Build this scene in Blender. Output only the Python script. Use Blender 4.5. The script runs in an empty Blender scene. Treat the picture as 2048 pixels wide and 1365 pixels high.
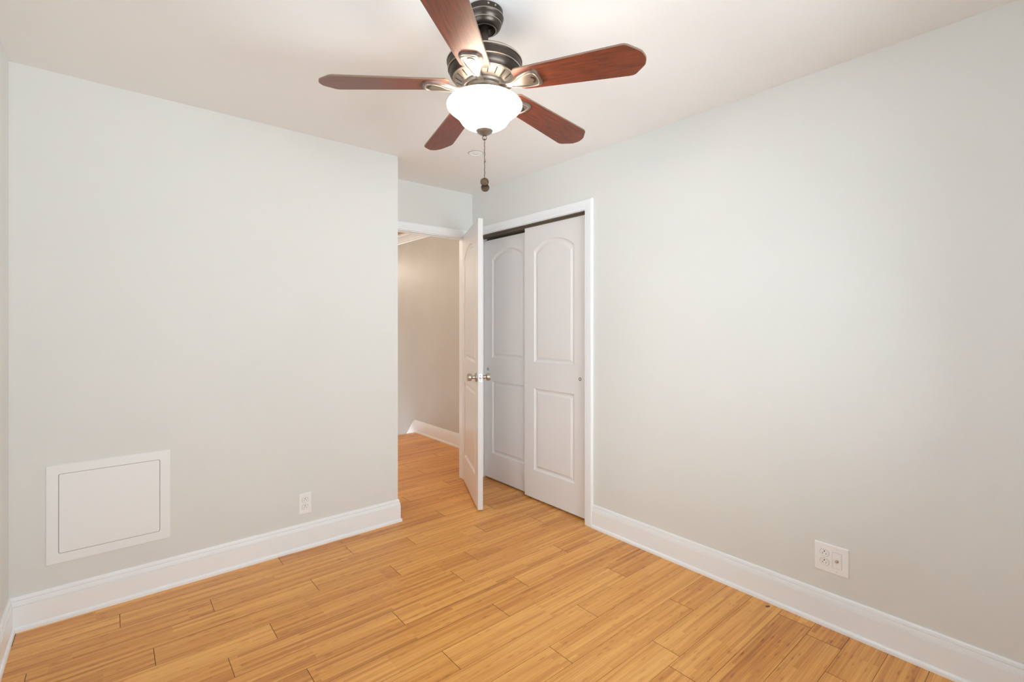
import bpy, bmesh, math, random
from mathutils import Vector, Matrix
random.seed(7)
PI = math.pi
scene = bpy.context.scene
COL = scene.collection

# ------------------------------------------------------------------ camera
YAW = 0.6918
FPX, CXP, HYP = 954.98, 1010.5, 648.9
cam_d = bpy.data.cameras.new('camera')
cam = bpy.data.objects.new('camera', cam_d)
COL.objects.link(cam)
cam.location = (0, 0, 1.318)
cam.rotation_euler = (PI / 2, 0, -YAW)
cam_d.sensor_fit = 'HORIZONTAL'
cam_d.sensor_width = 36.0
cam_d.lens = FPX * 36.0 / 2048
cam_d.shift_x = (1024 - CXP) / 2048
cam_d.shift_y = -(682.5 - HYP) / 2048
cam_d.clip_start = 0.02
scene.camera = cam

# ------------------------------------------------------------------ view, world, large lights
vs = scene.view_settings
vs.view_transform = 'Standard'
vs.look = 'None'
vs.gamma = 1.0
vs.exposure = 0.11
vs.use_curve_mapping = False
scene.cycles.max_bounces = 14
scene.cycles.diffuse_bounces = 10
scene.cycles.use_denoising = True
scene.cycles.sample_clamp_indirect = 6.0

world = bpy.data.worlds.new('sky')
scene.world = world
world.use_nodes = True
wn = world.node_tree
bgn = wn.nodes['Background']
bgn.inputs['Color'].default_value = (0.795, 0.91, 1.0, 1)
bgn.inputs['Strength'].default_value = 4.0


def area(name, loc, rot, sx, sy, power, color):
    d = bpy.data.lights.new(name, 'AREA')
    d.shape = 'RECTANGLE'
    d.size, d.size_y = sx, sy
    d.energy = power
    d.color = color
    o = bpy.data.objects.new(name, d)
    o.location = loc
    o.rotation_euler = rot
    COL.objects.link(o)
    return o


DAY = (0.855, 0.95, 1.0)
WARM = (1.0, 0.86, 0.70)
# daylight for the two added unseen windows, behind the camera and in the left wall
area('added_daylight_rear', (1.10, -0.85, 1.10), (PI / 2 + 0.55, 0, 0), 1.8, 1.2, 97.0, DAY)
area('added_daylight_left', (-0.72, 1.15, 1.10), (PI / 2 + 0.55, 0, -PI / 2), 1.6, 1.2, 15.0, DAY)
# daylight coming up the stairwell from a lower window
area('daylight_stairwell', (0.75, 6.0, -0.4), (PI / 2, 0, -PI / 2), 1.4, 1.0, 22.0, (0.80, 0.87, 1.0))

# ------------------------------------------------------------------ room numbers
XL, XR = -0.3316, 2.4188       # left wall, right wall
YB, YA = 2.9166, 3.367         # wall with the access panel, wall with the doorway
XE = 1.4836                    # outer corner of the wall with the access panel
YR = -0.45                     # wall behind the camera
H = 2.44
XH = 2.877                     # hall wall
WT = 0.05


# ------------------------------------------------------------------ node helpers
def mat(name, base=(0.8, 0.8, 0.8), rough=0.5, metal=0.0, **kw):
    m = bpy.data.materials.new(name)
    m.use_nodes = True
    b = m.node_tree.nodes['Principled BSDF']
    b.inputs['Base Color'].default_value = (*base, 1)
    b.inputs['Roughness'].default_value = rough
    b.inputs['Metallic'].default_value = metal
    for k, v in kw.items():
        b.inputs[k].default_value = v
    return m


def N(m, kind, **kw):
    n = m.node_tree.nodes.new(kind)
    for k, v in kw.items():
        setattr(n, k, v)
    return n


def L(m, a, b):
    m.node_tree.links.new(a, b)


def bsdf(m):
    return m.node_tree.nodes['Principled BSDF']


def coords(m, scale=(1, 1, 1), src='Object'):
    t = N(m, 'ShaderNodeTexCoord')
    mp = N(m, 'ShaderNodeMapping')
    mp.inputs['Scale'].default_value = scale
    L(m, t.outputs[src], mp.inputs['Vector'])
    return mp.outputs['Vector']


def painted(name, c1, c2, rough, nscale=2.0, bump=0.02, bscale=90, rvar=0.0):
    """paint: faint mottling of the colour, roller texture as bump"""
    m = mat(name, c1, rough)
    v = coords(m)
    n = N(m, 'ShaderNodeTexNoise')
    n.inputs['Scale'].default_value = nscale
    n.inputs['Detail'].default_value = 4
    L(m, v, n.inputs['Vector'])
    r = N(m, 'ShaderNodeValToRGB')
    r.color_ramp.elements[0].position = 0.35
    r.color_ramp.elements[1].position = 0.65
    r.color_ramp.elements[0].color = (*c1, 1)
    r.color_ramp.elements[1].color = (*c2, 1)
    L(m, n.outputs['Fac'], r.inputs['Fac'])
    L(m, r.outputs['Color'], bsdf(m).inputs['Base Color'])
    n2 = N(m, 'ShaderNodeTexNoise')
    n2.inputs['Scale'].default_value = bscale
    n2.inputs['Detail'].default_value = 3
    L(m, v, n2.inputs['Vector'])
    b = N(m, 'ShaderNodeBump')
    b.inputs['Strength'].default_value = bump
    b.inputs['Distance'].default_value = 0.01
    L(m, n2.outputs['Fac'], b.inputs['Height'])
    L(m, b.outputs['Normal'], bsdf(m).inputs['Normal'])
    if rvar:
        mr = N(m, 'ShaderNodeMapRange')
        mr.inputs['To Min'].default_value = rough - rvar
        mr.inputs['To Max'].default_value = rough + rvar
        L(m, n.outputs['Fac'], mr.inputs['Value'])
        L(m, mr.outputs['Result'], bsdf(m).inputs['Roughness'])
    return m


M = {}
M['wall'] = painted('grey_green_wall_paint', (0.725, 0.742, 0.72), (0.74, 0.75, 0.735), 0.55, bump=0.03)
M['hall_wall'] = painted('satin_greige_hall_paint', (0.575, 0.575, 0.545), (0.60, 0.60, 0.57), 0.40, nscale=3, bump=0.05, bscale=14, rvar=0.03)
M['ceiling'] = painted('ceiling_paint', (0.87, 0.86, 0.85), (0.88, 0.87, 0.86), 0.8)
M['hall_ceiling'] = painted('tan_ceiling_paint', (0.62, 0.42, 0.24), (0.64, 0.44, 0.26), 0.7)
M['trim'] = painted('white_trim_paint', (0.87, 0.90, 0.925), (0.88, 0.91, 0.935), 0.32, bump=0.01, bscale=40)
M['door'] = painted('white_door_paint', (0.80, 0.785, 0.785), (0.81, 0.795, 0.79), 0.38, bump=0.01, bscale=60)
M['gloss_door'] = painted('gloss_door_paint', (0.80, 0.785, 0.77), (0.81, 0.79, 0.775), 0.22, bump=0.01, bscale=20)
M['edge_paint'] = mat('flat_white_edge_paint', (0.74, 0.735, 0.725), 0.7)
M['panel'] = painted('white_panel_paint', (0.84, 0.855, 0.865), (0.85, 0.865, 0.875), 0.5, bump=0.01)
M['plastic'] = mat('white_plastic', (0.87, 0.88, 0.885), 0.28)
M['slot'] = mat('dark_slot', (0.02, 0.02, 0.02), 0.7)
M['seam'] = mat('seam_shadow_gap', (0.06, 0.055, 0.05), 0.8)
M['steel'] = mat('brushed_nickel', (0.55, 0.50, 0.45), 0.28, 1.0)
M['zinc'] = mat('zinc_latch', (0.62, 0.62, 0.62), 0.4, 0.8)
M['track'] = mat('brown_track', (0.16, 0.125, 0.095), 0.5, 0.3)
M['bronze_pull'] = mat('bronze_pull', (0.12, 0.08, 0.06), 0.35, 0.9)
M['chain'] = mat('antique_brass_chain', (0.10, 0.07, 0.045), 0.35, 0.8)
M['guide'] = mat('brown_plastic_guide', (0.16, 0.07, 0.03), 0.5)
M['plug'] = mat('dark_wood_plug', (0.20, 0.045, 0.02), 0.4)
M['dust'] = mat('grey_dust', (0.30, 0.24, 0.20), 0.9)


def metal_brushed(name, base, rough):
    m = mat(name, base, rough, 0.85)
    v = coords(m, (1, 1, 1))
    n = N(m, 'ShaderNodeTexNoise')
    n.inputs['Scale'].default_value = 30
    n.inputs['Detail'].default_value = 4
    L(m, v, n.inputs['Vector'])
    mx = N(m, 'ShaderNodeMix', data_type='RGBA')
    mx.inputs['A'].default_value = (*[c * 0.85 for c in base], 1)
    mx.inputs['B'].default_value = (*[min(1, c * 1.15) for c in base], 1)
    L(m, n.outputs['Fac'], mx.inputs['Factor'])
    L(m, mx.outputs['Result'], bsdf(m).inputs['Base Color'])
    return m


M['bronze'] = metal_brushed('brushed_bronze', (0.080, 0.064, 0.054), 0.36)
M['pewter'] = metal_brushed('pewter', (0.29, 0.25, 0.22), 0.34)
M['edge'] = mat('worn_pale_metal_edge', (0.62, 0.55, 0.46), 0.3, 0.9)


def coin():
    m = mat('embossed_antique_metal', (0.07, 0.045, 0.03), 0.45, 0.6)
    v = coords(m)
    n = N(m, 'ShaderNodeTexVoronoi')
    n.inputs['Scale'].default_value = 260
    L(m, v, n.inputs['Vector'])
    b = N(m, 'ShaderNodeBump')
    b.inputs['Strength'].default_value = 0.9
    b.inputs['Distance'].default_value = 0.002
    L(m, n.outputs['Distance'], b.inputs['Height'])
    L(m, b.outputs['Normal'], bsdf(m).inputs['Normal'])
    return m


M['coin'] = coin()


def blade_wood():
    m = mat('mahogany_blade_veneer', (0.3, 0.07, 0.03), 0.42)
    v = coords(m, (3.5, 48, 48))
    n = N(m, 'ShaderNodeTexNoise')
    n.inputs['Scale'].default_value = 3.0
    n.inputs['Detail'].default_value = 7
    n.inputs['Roughness'].default_value = 0.65
    n.inputs['Distortion'].default_value = 0.4
    L(m, v, n.inputs['Vector'])
    r = N(m, 'ShaderNodeValToRGB')
    r.color_ramp.elements[0].position = 0.30
    r.color_ramp.elements[0].color = (0.055, 0.011, 0.006, 1)
    r.color_ramp.elements[1].position = 0.70
    r.color_ramp.elements[1].color = (0.21, 0.040, 0.012, 1)
    L(m, n.outputs['Fac'], r.inputs['Fac'])
    L(m, r.outputs['Color'], bsdf(m).inputs['Base Color'])
    bsdf(m).inputs['Coat Weight'].default_value = 0.25
    bsdf(m).inputs['Coat Roughness'].default_value = 0.30
    return m


M['blade'] = blade_wood()


def bamboo():
    m = mat('bamboo_planks', (0.6, 0.33, 0.13), 0.34)
    nt = m.node_tree
    at = N(m, 'ShaderNodeAttribute', attribute_name='plank')
    t = N(m, 'ShaderNodeTexCoord')
    # every plank gets its own stretch of the pattern
    sc = N(m, 'ShaderNodeVectorMath', operation='MULTIPLY')
    sc.inputs[1].default_value = (37.0, 0.0, 11.0)
    L(m, at.outputs['Color'], sc.inputs[0])
    ad = N(m, 'ShaderNodeVectorMath', operation='ADD')
    L(m, t.outputs['Object'], ad.inputs[0])
    L(m, sc.outputs[0], ad.inputs[1])
    P = ad.outputs[0]
    # narrow strips glued side by side
    br = N(m, 'ShaderNodeTexBrick')
    br.inputs['Scale'].default_value = 1.0
    br.inputs['Brick Width'].default_value = 0.62
    br.inputs['Row Height'].default_value = 0.0161
    br.inputs['Mortar Size'].default_value = 0.0
    br.inputs['Color1'].default_value = (0, 0, 0, 1)
    br.inputs['Color2'].default_value = (1, 1, 1, 1)
    br.offset = 0.37
    L(m, P, br.inputs['Vector'])
    # long grain
    mp = N(m, 'ShaderNodeMapping')
    mp.inputs['Scale'].default_value = (3.2, 190, 1)
    L(m, P, mp.inputs['Vector'])
    g = N(m, 'ShaderNodeTexNoise')
    g.inputs['Scale'].default_value = 1.0
    g.inputs['Detail'].default_value = 6
    g.inputs['Roughness'].default_value = 0.6
    L(m, mp.outputs['Vector'], g.inputs['Vector'])
    # broader streaks
    mp2 = N(m, 'ShaderNodeMapping')
    mp2.inputs['Scale'].default_value = (2.4, 46, 1)
    L(m, P, mp2.inputs['Vector'])
    g2 = N(m, 'ShaderNodeTexNoise')
    g2.inputs['Scale'].default_value = 1.0
    g2.inputs['Detail'].default_value = 3
    L(m, mp2.outputs['Vector'], g2.inputs['Vector'])
    # bamboo knuckles: short darker bars, wandering
    mp3 = N(m, 'ShaderNodeMapping')
    mp3.inputs['Scale'].default_value = (20, 80, 1)
    L(m, P, mp3.inputs['Vector'])
    vo = N(m, 'ShaderNodeTexVoronoi')
    vo.inputs['Scale'].default_value = 1.0
    vo.inputs['Randomness'].default_value = 1.0
    L(m, mp3.outputs['Vector'], vo.inputs['Vector'])
    lt = N(m, 'ShaderNodeMapRange')
    lt.inputs['From Min'].default_value = 0.12
    lt.inputs['From Max'].default_value = 0.48
    lt.inputs['To Min'].default_value = 1.0
    lt.inputs['To Max'].default_value = 0.0
    L(m, vo.outputs['Distance'], lt.inputs['Value'])
    vc = N(m, 'ShaderNodeSeparateColor')
    L(m, vo.outputs['Color'], vc.inputs['Color'])
    gt = N(m, 'ShaderNodeMath', operation='GREATER_THAN')
    gt.inputs[1].default_value = 0.80
    L(m, vc.outputs['Red'], gt.inputs[0])
    kn = N(m, 'ShaderNodeMath', operation='MULTIPLY')
    L(m, lt.outputs['Result'], kn.inputs[0])
    L(m, gt.outputs[0], kn.inputs[1])

    def mul_add(src, k, acc):
        a = N(m, 'ShaderNodeMath', operation='MULTIPLY_ADD')
        L(m, src, a.inputs[0])
        a.inputs[1].default_value = k
        if isinstance(acc, float):
            a.inputs[2].default_value = acc
        else:
            L(m, acc, a.inputs[2])
        return a.outputs[0]
    sepb = N(m, 'ShaderNodeSeparateColor')
    L(m, br.outputs['Color'], sepb.inputs['Color'])
    sepp = N(m, 'ShaderNodeSeparateColor')
    L(m, at.outputs['Color'], sepp.inputs['Color'])
    x = mul_add(sepb.outputs['Red'], 0.36, -0.50)
    x = mul_add(g.outputs['Fac'], 1.05, x)
    x = mul_add(g2.outputs['Fac'], 0.55, x)
    x = mul_add(sepp.outputs['Green'], 0.28, x)
    x = mul_add(kn.outputs[0], -0.26, x)
    r = N(m, 'ShaderNodeValToRGB')
    e = r.color_ramp.elements
    e[0].position = 0.0
    e[0].color = (0.31, 0.088, 0.016, 1)
    e[1].position = 1.0
    e[1].color = (0.86, 0.46, 0.130, 1)
    k = e.new(0.5)
    k.color = (0.64, 0.275, 0.060, 1)
    L(m, x, r.inputs['Fac'])
    L(m, r.outputs['Color'], bsdf(m).inputs['Base Color'])
    mr = N(m, 'ShaderNodeMapRange')
    mr.inputs['To Min'].default_value = 0.27
    mr.inputs['To Max'].default_value = 0.42
    L(m, g2.outputs['Fac'], mr.inputs['Value'])
    L(m, mr.outputs['Result'], bsdf(m).inputs['Roughness'])
    b = N(m, 'ShaderNodeBump')
    b.inputs['Strength'].default_value = 0.04
    b.inputs['Distance'].default_value = 0.002
    L(m, g.outputs['Fac'], b.inputs['Height'])
    L(m, b.outputs['Normal'], bsdf(m).inputs['Normal'])
    return m


M['blade_edge'] = mat('blade_edge_band', (0.20, 0.13, 0.09), 0.45)
M['bamboo'] = bamboo()
M['groove'] = mat('plank_joint', (0.12, 0.05, 0.02), 0.9)


def emissive(name, col, strength, base=(0.9, 0.88, 0.84)):
    m = mat(name, base, 0.35)
    bsdf(m).inputs['Emission Color'].default_value = (*col, 1)
    bsdf(m).inputs['Emission Strength'].default_value = strength
    return m


def frosted_bowl():
    # frosted alabaster-style glass lit by the lamps: a little cloudiness in it
    m = emissive('lit_frosted_glass', (1.0, 0.90, 0.78), 2.0)
    v = coords(m)
    n = N(m, 'ShaderNodeTexNoise')
    n.inputs['Scale'].default_value = 9
    n.inputs['Detail'].default_value = 3
    L(m, v, n.inputs['Vector'])
    mr = N(m, 'ShaderNodeMapRange')
    mr.inputs['To Min'].default_value = 3.0
    mr.inputs['To Max'].default_value = 5.5
    L(m, n.outputs['Fac'], mr.inputs['Value'])
    L(m, mr.outputs['Result'], bsdf(m).inputs['Emission Strength'])
    # part of the lamps' light passes straight through the glass
    tr = N(m, 'ShaderNodeBsdfTransparent')
    tr.inputs['Color'].default_value = (1.0, 0.97, 0.93, 1)
    mx = N(m, 'ShaderNodeMixShader')
    mx.inputs[0].default_value = 0.50
    L(m, bsdf(m).outputs[0], mx.inputs[1])
    L(m, tr.outputs[0], mx.inputs[2])
    L(m, mx.outputs[0], m.node_tree.nodes['Material Output'].inputs['Surface'])
    return m


M['bowl'] = frosted_bowl()
M['bulb'] = emissive('lit_bulb', (1.0, 0.86, 0.68), 6.0)
M['added_hall_lamp'] = emissive('lit_hall_glass', (1.0, 0.86, 0.68), 3.0)


def window_glass():
    m = bpy.data.materials.new('window_glass')
    m.use_nodes = True
    nt = m.node_tree
    nt.nodes.clear()
    o = nt.nodes.new('ShaderNodeOutputMaterial')
    mx = nt.nodes.new('ShaderNodeMixShader')
    tr = nt.nodes.new('ShaderNodeBsdfTransparent')
    gl = nt.nodes.new('ShaderNodeBsdfGlossy')
    gl.inputs['Roughness'].default_value = 0.02
    fr = nt.nodes.new('ShaderNodeFresnel')
    nt.links.new(fr.outputs[0], mx.inputs[0])
    nt.links.new(tr.outputs[0], mx.inputs[1])
    nt.links.new(gl.outputs[0], mx.inputs[2])
    nt.links.new(mx.outputs[0], o.inputs[0])
    return m


M['glass'] = window_glass()


# ------------------------------------------------------------------ mesh helpers
def obj(name, bm, m, parent=None, smooth=False, loc=None, rot=None, recalc=True):
    if recalc:
        bmesh.ops.recalc_face_normals(bm, faces=bm.faces)
    me = bpy.data.meshes.new(name)
    bm.to_mesh(me)
    bm.free()
    for mm in (m if isinstance(m, (list, tuple)) else [m]):
        me.materials.append(M[mm])
    o = bpy.data.objects.new(name, me)
    COL.objects.link(o)
    if parent is not None:
        o.parent = parent
    if loc is not None:
        o.location = loc
    if rot is not None:
        o.rotation_euler = rot
    if smooth:
        for p in me.polygons:
            p.use_smooth = True
        if smooth != 'all':
            md = o.modifiers.new('edges', 'EDGE_SPLIT')
            md.split_angle = math.radians(32)
    return o


def tag(o, label, cat, kind=None, group=None):
    o['label'] = label
    o['category'] = cat
    if kind:
        o['kind'] = kind
    if group:
        o['group'] = group
    return o


def empty(name, loc, label, cat, rot=(0, 0, 0), kind=None, group=None):
    o = bpy.data.objects.new(name, None)
    o.empty_display_size = 0.1
    COL.objects.link(o)
    o.location = loc
    o.rotation_euler = rot
    return tag(o, label, cat, kind, group)


def box(bm, x0, x1, y0, y1, z0, z1, mi=0, bevel=0.0):
    vs_ = [bm.verts.new((x, y, z)) for z in (z0, z1) for y in (y0, y1) for x in (x0, x1)]
    fs = []
    for f in ((0, 1, 3, 2), (4, 6, 7, 5), (0, 4, 5, 1), (2, 3, 7, 6), (0, 2, 6, 4), (1, 5, 7, 3)):
        fc = bm.faces.new([vs_[i] for i in f])
        fc.material_index = mi
        fs.append(fc)
    if bevel:
        es = list({e for f in fs for e in f.edges})
        bmesh.ops.bevel(bm, geom=es, offset=bevel, segments=2, affect='EDGES', profile=0.7)
    return bm


def bx(*a, **k):
    return box(bmesh.new(), *a, **k)


def lathe(bm, prof, seg=64, close_top=False, close_bottom=False, mi=0, mis=None, c=(0, 0, 0)):
    rings = []
    for r, z in prof:
        if r < 1e-6:
            rings.append([bm.verts.new((c[0], c[1], c[2] + z))])
        else:
            rings.append([bm.verts.new((c[0] + r * math.cos(2 * PI * k / seg), c[1] + r * math.sin(2 * PI * k / seg), c[2] + z)) for k in range(seg)])
    for i in range(len(rings) - 1):
        a, b = rings[i], rings[i + 1]
        for k in range(seg):
            k2 = (k + 1) % seg
            if len(a) == 1 and len(b) == 1:
                continue
            if len(a) == 1:
                f = bm.faces.new((a[0], b[k], b[k2]))
            elif len(b) == 1:
                f = bm.faces.new((a[k], b[0], a[k2]))
            else:
                f = bm.faces.new((a[k], b[k], b[k2], a[k2]))
            f.material_index = mis[i] if mis else mi
    return bm


def sweep(path, prof, pre=None, post=None):
    """profile (offset to the right of travel, z) swept along a 2-D path with mitred corners;
    pre / post: neighbouring points beyond the ends, used only to mitre the end cuts"""
    bm = bmesh.new()
    pts = [Vector(p) for p in path]
    n = len(pts)

    def rn(a, b):
        d = (b - a).normalized()
        return Vector((d.y, -d.x))
    secs = []
    for i in range(n):
        a = pts[i - 1] if i > 0 else (Vector(pre) if pre else None)
        b = pts[i + 1] if i < n - 1 else (Vector(post) if post else None)
        n1 = rn(a, pts[i]) if a is not None else None
        n2 = rn(pts[i], b) if b is not None else None
        if n1 is None:
            off = n2
        elif n2 is None:
            off = n1
        else:
            s_ = n1 + n2
            off = s_ / (1 + n1.dot(n2))
        secs.append([bm.verts.new((pts[i].x + off.x * o, pts[i].y + off.y * o, z)) for o, z in prof])
    k = len(prof)
    for i in range(n - 1):
        for j in range(k):
            j2 = (j + 1) % k
            bm.faces.new((secs[i][j], secs[i + 1][j], secs[i + 1][j2], secs[i][j2]))
    bm.faces.new(secs[0])
    bm.faces.new(secs[-1][::-1])
    return bm


# ------------------------------------------------------------------ floor: one plank mesh
def make_floor():
    bm = bmesh.new()
    lay = bm.loops.layers.float_color.new('plank')
    pitch = 0.1287
    # boundary y of the rows seen in the photo, from far to near, and one joint x for each row
    ys = [2.916, 2.787, 2.660, 2.536, 2.408, 2.279, 2.147, 2.015, 1.890, 1.770, 1.645, 1.512, 1.387, 1.261, 1.140, 1.016, 0.880, 0.747, 0.621, 0.493, 0.368]
    jx = [0.732, 0.035, 0.370, 0.798, 0.137, 0.542, 0.360, 0.997, 0.580, 1.388, 1.031, 1.690, 1.384, 2.070, 1.740, 0.62, 1.3, 0.2, 1.05, 0.5]
    rows = [(ys[i + 1], ys[i], jx[i]) for i in range(len(jx))]
    y = ys[0]
    while y < 5.15:
        y2 = min(y + pitch, 5.165)
        rows.append((y, y2, random.uniform(0, 1.04)))
        y = y2
    y = ys[-1]
    while y > -0.6:
        rows.append((y - pitch, y, random.uniform(0, 1.04)))
        y -= pitch
    X0, X1 = -0.45, 3.0
    gl, ge = 0.0006, 0.0010
    for (ya, yb, j) in rows:
        xmin, xmax = X0, X1
        if ya > YA + WT:
            xmin = 0.4
        x = j - 1.04 * math.ceil((j - xmin) / 1.04)
        while x < xmax:
            a, b = max(x, xmin), min(x + 1.04, xmax)
            x += 1.04
            if b - a < 0.01:
                continue
            vsx = [bm.verts.new(p) for p in ((a + ge, ya + gl, 0), (b - ge, ya + gl, 0), (b - ge, yb - gl, 0), (a + ge, yb - gl, 0))]
            f = bm.faces.new(vsx)
            c = (random.random(), random.random(), random.random(), 1)
            for lp in f.loops:
                lp[lay] = c
            # the plank's sides, down into the joint
            low = [bm.verts.new((v.co.x, v.co.y, -0.003)) for v in vsx]
            for q in range(4):
                f2 = bm.faces.new((vsx[q], low[q], low[(q + 1) % 4], vsx[(q + 1) % 4]))
                f2.material_index = 1
                for lp in f2.loops:
                    lp[lay] = c
    for r in ((X0, X1, -0.62, YA + 0.02), (0.4, X1, YA + 0.02, 5.165)):
        box(bm, r[0], r[1], r[2], r[3], -0.03, -0.0028, mi=1)
    # nosing at the head of the stairs
    box(bm, 0.4, X1, 5.165, 5.185, -0.03, 0.0, mi=0)
    o = obj('floor', bm, ['bamboo', 'groove'], recalc=False)
    tag(o, 'honey-coloured bamboo plank floor of the bedroom running on into the hall', 'floor', 'structure')
    return o


floor = make_floor()
# ------------------------------------------------------------------ ceiling and walls
tag(obj('ceiling', bx(XL - 0.1, XR + 0.75, YR - 0.1, YA + WT, H, H + 0.08), 'ceiling'), 'plain off-white ceiling of the bedroom', 'ceiling', 'structure')
LW0, LW1, LZ0, LZ1 = 0.45, 1.85, 0.85, 2.10
bm = bmesh.new()
box(bm, XL - 0.12, XL, YR - 0.1, LW0, 0, H)
box(bm, XL - 0.12, XL, LW1, YB + 0.2, 0, H)
box(bm, XL - 0.12, XL, LW0, LW1, 0, LZ0)
box(bm, XL - 0.12, XL, LW0, LW1, LZ1, H)
tag(obj('wall_left', bm, 'wall'), 'pale grey wall seen edge-on beside the access panel wall', 'wall', 'structure')
tag(obj('wall_back', bx(XL - 0.1, XE, YB, YA + WT, 0, H), 'wall'), 'pale grey wall that holds the square access panel', 'wall', 'structure')

DX0, DX1, DZ = 1.555, 2.318, 2.052    # doorway
bm = bmesh.new()
box(bm, XE, DX0, YA, YA + WT, 0, H)
box(bm, DX1, XR + 0.62, YA, YA + WT, 0, H)
box(bm, DX0, DX1, YA, YA + WT, DZ, H)
tag(obj('wall_alcove', bm, 'wall'), 'narrow pale wall above and around the open doorway', 'wall', 'structure')

CY0, CY1, CZ = 2.088, 3.298, 2.074    # closet opening
WR = 0.115
bm = bmesh.new()
box(bm, XR, XR + WR, YR - 0.1, CY0, 0, H)
box(bm, XR, XR + WR, CY1, YA, 0, H)
box(bm, XR, XR + WR, CY0, CY1, CZ, H)
tag(obj('wall_right', bm, 'wall'), 'long pale grey wall with the closet and the double outlet', 'wall', 'structure')
bm = bmesh.new()
box(bm, XR + WR, XR + 0.70, 1.96, 2.06, 0, H)
box(bm, XR + 0.62, XR + 0.70, 2.06, YA, 0, H)
tag(obj('wall_closet', bm, 'wall'), 'inner walls of the closet behind the sliding doors', 'wall', 'structure')

WX0, WX1, WZ0, WZ1 = 0.40, 1.80, 0.85, 2.10
bm = bmesh.new()
box(bm, XL - 0.1, WX0, YR - 0.12, YR, 0, H)
box(bm, WX1, XR + WR, YR - 0.12, YR, 0, H)
box(bm, WX0, WX1, YR - 0.12, YR, 0, WZ0)
box(bm, WX0, WX1, YR - 0.12, YR, WZ1, H)
tag(obj('wall_rear', bm, 'wall'), 'pale grey wall with the added window behind the viewer', 'wall', 'structure')

# unseen windows added to light the room, rear wall and left wall
def window(name, loc, rz, hw, hh, label):
    win = empty(name, loc, label, 'window', rot=(0, 0, rz), kind='structure')
    bm = bmesh.new()
    for a in ((-hw - .06, -hw, 0, hh), (hw, hw + .06, 0, hh), (-hw - .06, hw + .06, hh, hh + .06)):
        box(bm, a[0], a[1], 0.0, 0.014, a[2], a[3])
    box(bm, -hw - .08, hw + .08, 0, 0.05, -0.03, 0.0)
    obj('window_casing', bm, 'trim', win)
    bm = bmesh.new()
    for z0, y0 in ((0.0, -0.07), (hh / 2, -0.10)):
        z1 = z0 + hh / 2
        for a in ((-hw, -hw + .04, z0, z1), (hw - .04, hw, z0, z1), (-hw + .04, hw - .04, z0, z0 + .04), (-hw + .04, hw - .04, z1 - .04, z1)):
            box(bm, a[0], a[1], y0, y0 + .03, a[2], a[3])
    obj('sash', bm, 'trim', win)
    bm = bmesh.new()
    box(bm, -hw + .04, hw - .04, -0.056, -0.053, .04, hh / 2 - .04)
    box(bm, -hw + .04, hw - .04, -0.086, -0.083, hh / 2 + .04, hh - .04)
    obj('window_pane', bm, 'glass', win)


window('added_window_1', (1.10, YR, WZ0), 0, 0.70, WZ1 - WZ0, 'white double-hung window added out of view in the wall behind the viewer')
window('added_window_2', (XL, (LW0 + LW1) / 2, LZ0), -PI / 2, 0.70, LZ1 - LZ0, 'white double-hung window added out of view in the wall facing the closet wall')

# hall beyond the doorway
tag(obj('wall_hall', bx(XH, XH + 0.1, YA + WT, 8.0, -2.4, H), 'hall_wall'), 'satin beige hall wall seen through the open doorway', 'wall', 'structure')
tag(obj('wall_hall_opposite', bx(0.3, 0.4, YA + WT, 8.0, -2.4, H), 'hall_wall'), 'beige hall wall facing the one seen through the doorway', 'wall', 'structure')
tag(obj('wall_hall_end', bx(0.4, XH, 8.0, 8.1, -2.4, H), 'hall_wall'), 'beige wall at the far end of the stairwell', 'wall', 'structure')
tag(obj('ceiling_hall', bx(0.3, XH + 0.1, YA + WT, 8.1, H, H + 0.08), 'hall_ceiling'), 'tan hall ceiling glimpsed above the crown moulding', 'ceiling', 'structure')
tag(obj('floor_landing', bx(0.4, XH, 5.165, 8.0, -2.45, -2.40), 'bamboo'), 'wooden landing at the foot of the stairs', 'floor', 'structure')
st = bmesh.new()
for k in range(8):
    zt = -0.19 * (k + 1)
    box(st, 0.9, XH - 0.02, 5.19 + 0.22 * k, 5.19 + 0.22 * (k + 1) + .02, zt - 0.19, zt)
tag(obj('staircase', st, 'bamboo'), 'bamboo stair flight going down from the hall', 'stairs', 'structure')

# ------------------------------------------------------------------ baseboards
BH = 0.148
BASE = [(0, BH), (0.0045, BH), (0.0065, BH - .004), (0.0085, BH - .0140), (0.0040, BH - .0150), (0.0040, BH - .0172), (0.0095, BH - .0175),
        (0.0115, BH - .026), (0.0130, BH - .0370), (0.0090, BH - .0380), (0.0090, BH - .0402), (0.0140, BH - .0410), (0.0140, 0.0), (0, 0)]
SHOE = [(0.0135, 0.021), (0.0160, 0.0205), (0.0190, 0.0185), (0.0215, 0.014), (0.0225, 0.008), (0.0225, 0.0), (0.0135, 0.0)]


def baseboard(name, path, label, pre=None, post=None, mm='trim'):
    o = obj(name, sweep(path, BASE, pre, post), mm)
    tag(o, label, 'baseboard', 'structure')
    obj('shoe_molding', sweep(path, SHOE, pre, post), mm, o)
    return o


baseboard('baseboard_left', [(XL, YR), (XL, YB)], 'white baseboard meeting the corner at the bottom beside the access panel wall', post=(XE, YB))
baseboard('baseboard_back', [(XL, YB), (XE, YB), (XE, YA)], 'white baseboard under the access panel, wrapping the outer corner', pre=(XL, YR))
baseboard('baseboard_right', [(XR, 2.024), (XR, YR)], 'long white baseboard under the double outlet, starting at the closet casing', post=(XL, YR))
baseboard('baseboard_rear', [(XR, YR), (XL, YR)], 'white baseboard below the added window behind the viewer', pre=(XR, 2), post=(XL, YB))
hb = baseboard('baseboard_hall', [(XH, 5.205), (XH, YA + WT)], 'white baseboard of the hall seen through the doorway')

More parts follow.
